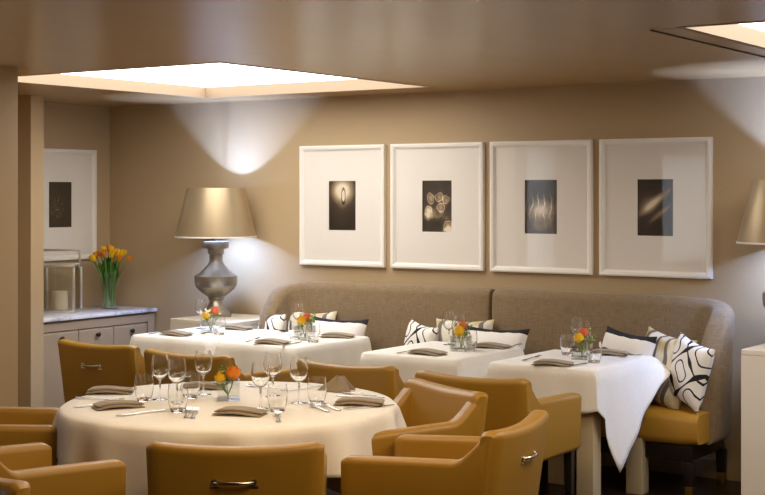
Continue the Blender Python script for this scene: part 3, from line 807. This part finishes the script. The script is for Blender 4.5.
def sprig(label, loc, h, lean, mat='sprig', group=None):
    t = thing('greenery_sprig', label, 'greenery', loc, 0, group); tip = Vector((lean[0], lean[1], h))
    m = MB().tube([(0, 0, 0), tuple(tip*.6), tuple(tip)], .0018, 5)
    for k in range(8): e = tip*.6+Vector((random.uniform(-.03, .03), random.uniform(-.03, .03), h*.35+random.uniform(-.02, .03))); m.tube([tuple(tip*.5), tuple(e)], .001, 4)
    m.build('stem', 'stem', t); m = MB()
    for k in range(26):
        c = tip*.6+Vector((random.uniform(-.033, .033), random.uniform(-.033, .033), h*.32+random.uniform(-.03, .035))); r = random.uniform(.004, .008)
        m.lathe([(0, -r), (r*.8, -r*.4), (r*.9, r*.2), (r*.5, r*.8), (0, r)], 6, tuple(c))
    m.build('buds', mat, t); return t
def put(kind, mk, label, px, py, rz=0., grp=None, z=CT+.0012):
    u, v = at(px, py, CT); return inst(kind, mk, label, (u, v, z), rz, grp)
def line(kind, mk, label, x0, y0, x1, y1, grp, z=CT+.003, half=.1):      # cutlery from handle end to tip
    a, b = at(x0, y0, CT), at(x1, y1, CT); rz = math.atan2(b[1]-a[1], b[0]-a[0])
    return inst(kind, mk, label, ((a[0]+b[0])/2, (a[1]+b[1])/2, z), rz, grp)
GW, GT, GN, GC = 'wine glasses on the tables', 'tumblers on the tables', 'taupe folded napkins on the tables', 'cutlery on the tables'
# round table
for px, py, lb in ((160, 400, 'wine glass second from left on round table, beside the leftmost tumbler'), (177, 405, 'wine glass behind the tumbler left of the roses on round table'), (203.5, 395, 'tall standing wine glass just left of the orange rose on round table'),
                   (260.5, 409, 'wine glass nearest the front, right of the orange rose on round table'), (273, 397, 'wine glass farther back right of the orange rose on round table'), (299, 403.5, 'rightmost wine glass on the round table')):
    put('wine', mk_wine, lb, px, py, 0, GW)
for px, py, lb in ((144, 401, 'leftmost tumbler on the round table'), (178, 412, 'tumbler in front of the wine glass left of the roses on round table'), (191, 398, 'tumbler farthest back on the left of the round table'),
                   (277.5, 411.5, 'tumbler in front right of the roses on round table'), (317, 404, 'rightmost tumbler on the round table')):
    put('tumbler', mk_tumbler, lb, px, py, 0, GT)
rv = at(228, 400, CT)
def rzc(fx, fz): u, v = room(fx, fz); return math.atan2(v, u)      # heading of a ground direction
put('vase', mk_vase, 'square glass vase of an orange rose in the middle of round table', 228, 400, rzc(1, .12), 'small square flower vases')
def lean(X, Z): return room(X, Z)
fl = 'roses in the small vases'; zf = CT+.014
flower('rose', 'orange rose in the round table vase', (rv[0], rv[1], zf), .072, lean(.024, -.01), 'orange', .035, fl)
flower('rose', 'yellow rose in the round table vase, left of the orange one', (rv[0], rv[1], zf), .060, lean(-.032, -.02), 'yellow', .026, fl)
flower('rose', 'small yellow rose low behind the orange rose on round table', (rv[0], rv[1], zf), .068, lean(-.03, .03), 'yellow', .024, fl)
sprig('green sprig standing above the orange rose on round table', (rv[0], rv[1], zf), .10, lean(-.012, .02), 'leaf')
for px, py, fx, fz, lb in ((110, 393.5, 1, .06, 'folded napkin at the far left of the round table'), (118, 408, 1, .55, 'folded napkin at the near left of the round table'), (240, 415, 1, -.25, 'folded napkin in front of the orange rose'),
                           (359, 405, 1, -.12, 'folded napkin at the right of the round table'), (203, 389, 1, .1, 'folded napkin behind the wine glass left of the roses')):
    put('napkin', mk_napkin, lb, px, py, rzc(fx, fz), GN)
# tent-folded napkin
u, v = at(336, 391, CT)
m = MB()
for s in (-1, 1): m.sheet(lambda a, b, s=s: ((a-.5)*.16*(1-.8*b)+.02*b, s*.05*(1-b)+.008*math.sin(a*7), .068*b), 8, 6)
tag(m.build('napkin', 'napkin', None, True, 60, (u, v, CT+.002), thick=.003), 'tent folded napkin standing behind the rightmost tumbler on round table', 'napkin', GN).rotation_euler = (0, 0, rzc(1, -.2))
line('knife', mk_knife, 'knife behind the near left napkin on the round table', 72, 398.5, 128, 400.5, GC)
line('knife', mk_knife, 'knife in front of the near left napkin on round table', 168, 410.5, 112, 417.5, GC)
line('knife', mk_knife, 'knife handle showing left of the near left napkin', 74, 408, 122, 403, GC)
line('fork', mk_fork, 'left fork of the pair in front of the roses', 184, 422.5, 191.5, 407, GC)
line('fork', mk_fork, 'right fork of the pair in front of the roses', 190, 423, 198.5, 407.5, GC)
line('fork', mk_fork, 'fork right of the front napkin, before the tumbler', 279, 425, 277, 412.5, GC)
line('fork', mk_fork, 'left fork of the pair beside the right napkin on round table', 336, 414.5, 301, 404, GC)
line('fork', mk_fork, 'right fork of the pair beside the right napkin on round table', 347, 413, 312, 403, GC)
line('spoon', mk_spoon, 'spoon behind the right napkin on the round table', 376, 396.5, 343, 393.5, GC)
line('knife', mk_knife, 'knife behind the right napkin on the round table', 382, 399, 338, 396.5, GC)
line('spoon', mk_spoon, 'spoon lying behind the glasses right of the orange rose', 274, 389, 250, 386.5, GC)
line('knife', mk_knife, 'knife lying behind the rightmost wine glass on round table', 318, 388, 285, 391, GC)
line('knife', mk_knife, 'knife tip showing right of the right napkin on round table', 346, 409.5, 392, 406.5, GC, z=CT+.0035)
# the four tables
near = ['on the square table nearest the sideboard', 'on the square table second from the sideboard', 'on the square table third from the sideboard', 'on the table with the hanging cloth point']
def setting(i, wines, tumblers, vase, naps, tools, flowers):
    nr = near[i]; oc = ('first', 'second', 'third')
    def uniq(items, what):
        n = len(items)
        if n == 1: return ['%s %s' % (what, nr)]
        o = sorted(range(n), key=lambda k: items[k][0]); names = ['left', 'right'] if n == 2 else ['left', 'middle', 'right'][:n]
        r = [None]*n
        for q, k in enumerate(o): r[k] = '%s of the %d %ss %s' % (names[q], n, what, nr)
        return r
    for (px, py), lb in zip(wines, uniq(wines, 'wine glass' if len(wines) == 1 else 'wine glasse')): put('wine', mk_wine, lb, px, py, 0, GW)
    for (px, py), lb in zip(tumblers, uniq(tumblers, 'tumbler')): put('tumbler', mk_tumbler, lb, px, py, 0, GT)
    put('vase', mk_vase, 'square glass flower vase '+nr, vase[0], vase[1], .1*i, 'small square flower vases')
    c = at(vase[0], vase[1], CT)
    for (nm, mat, sz, h, X, Z, word) in flowers:
        if nm == 'sprig': sprig(word+' '+nr, (c[0], c[1], zf), h, lean(X, Z), mat)
        else: flower('rose', word+' '+nr, (c[0], c[1], zf), h-.03, lean(X, Z), mat, sz, fl)
    for (px, py, rz), lb in zip(naps, uniq(naps, 'folded napkin')): put('napkin', mk_napkin, lb, px, py, rz, GN)
    for (kind, x0, y0, x1, y1, lb) in tools: line(kind, {'knife': mk_knife, 'fork': mk_fork, 'spoon': mk_spoon}[kind], lb+' '+nr, x0, y0, x1, y1, GC)
setting(0, [(201, 329)], [(219, 335)], (211, 332.5), [(176, 335.5, .0), (236, 329.5, .1)],
        [('knife', 148, 335, 168, 331.5, 'knife'), ('fork', 190, 337, 207, 334.5, 'fork')],
        [('rose', 'yellow', .030, .100, -.03, -.01, 'yellow rose'), ('rose', 'coral', .032, .128, .028, 0, 'coral pink rose'), ('sprig', 'cream', 0, .11, -.045, .0, 'left white sprig'), ('sprig', 'sprig', 0, .12, .05, .02, 'right pale sprig')])
setting(1, [(298, 334)], [(295, 339), (313, 342.5)], (305, 340), [(272, 344, .1), (337, 337.5, .3)],
        [('fork', 244, 343, 262, 339, 'fork'), ('knife', 284, 346, 300, 343, 'knife')],
        [('rose', 'yellow', .032, .110, -.02, -.02, 'yellow rose'), ('rose', 'coral', .030, .125, .012, .02, 'peach rose'), ('sprig', 'sprig', 0, .13, .05, .01, 'green sprig')])
setting(2, [(449, 345), (459, 349)], [(470, 351)], (461, 351), [(427, 354.5, .0), (491, 348, .1)],
        [('knife', 398, 354, 418, 350.5, 'knife'), ('spoon', 508, 348.5, 522, 344.5, 'spoon')],
        [('rose', 'yellow', .034, .100, -.012, -.02, 'yellow rose'), ('rose', 'coral', .030, .13, .012, .02, 'orange red rose'), ('sprig', 'sprig', 0, .115, .04, 0, 'green sprig')])
setting(3, [(577, 352), (584, 357)], [(567.5, 355), (594, 363)], (582, 359), [(553, 365.5, .2), (609, 355, .3)],
        [('fork', 518, 362, 545, 357, 'fork'), ('knife', 562, 367.5, 586, 364.5, 'knife'), ('spoon', 640, 355.5, 620, 357.5, 'spoon')],
        [('rose', 'yellow', .030, .105, -.02, -.02, 'yellow rose'), ('rose', 'coral', .030, .13, .012, .01, 'orange rose'), ('sprig', 'sprig', 0, .125, .06, .02, 'leafy green sprig')])
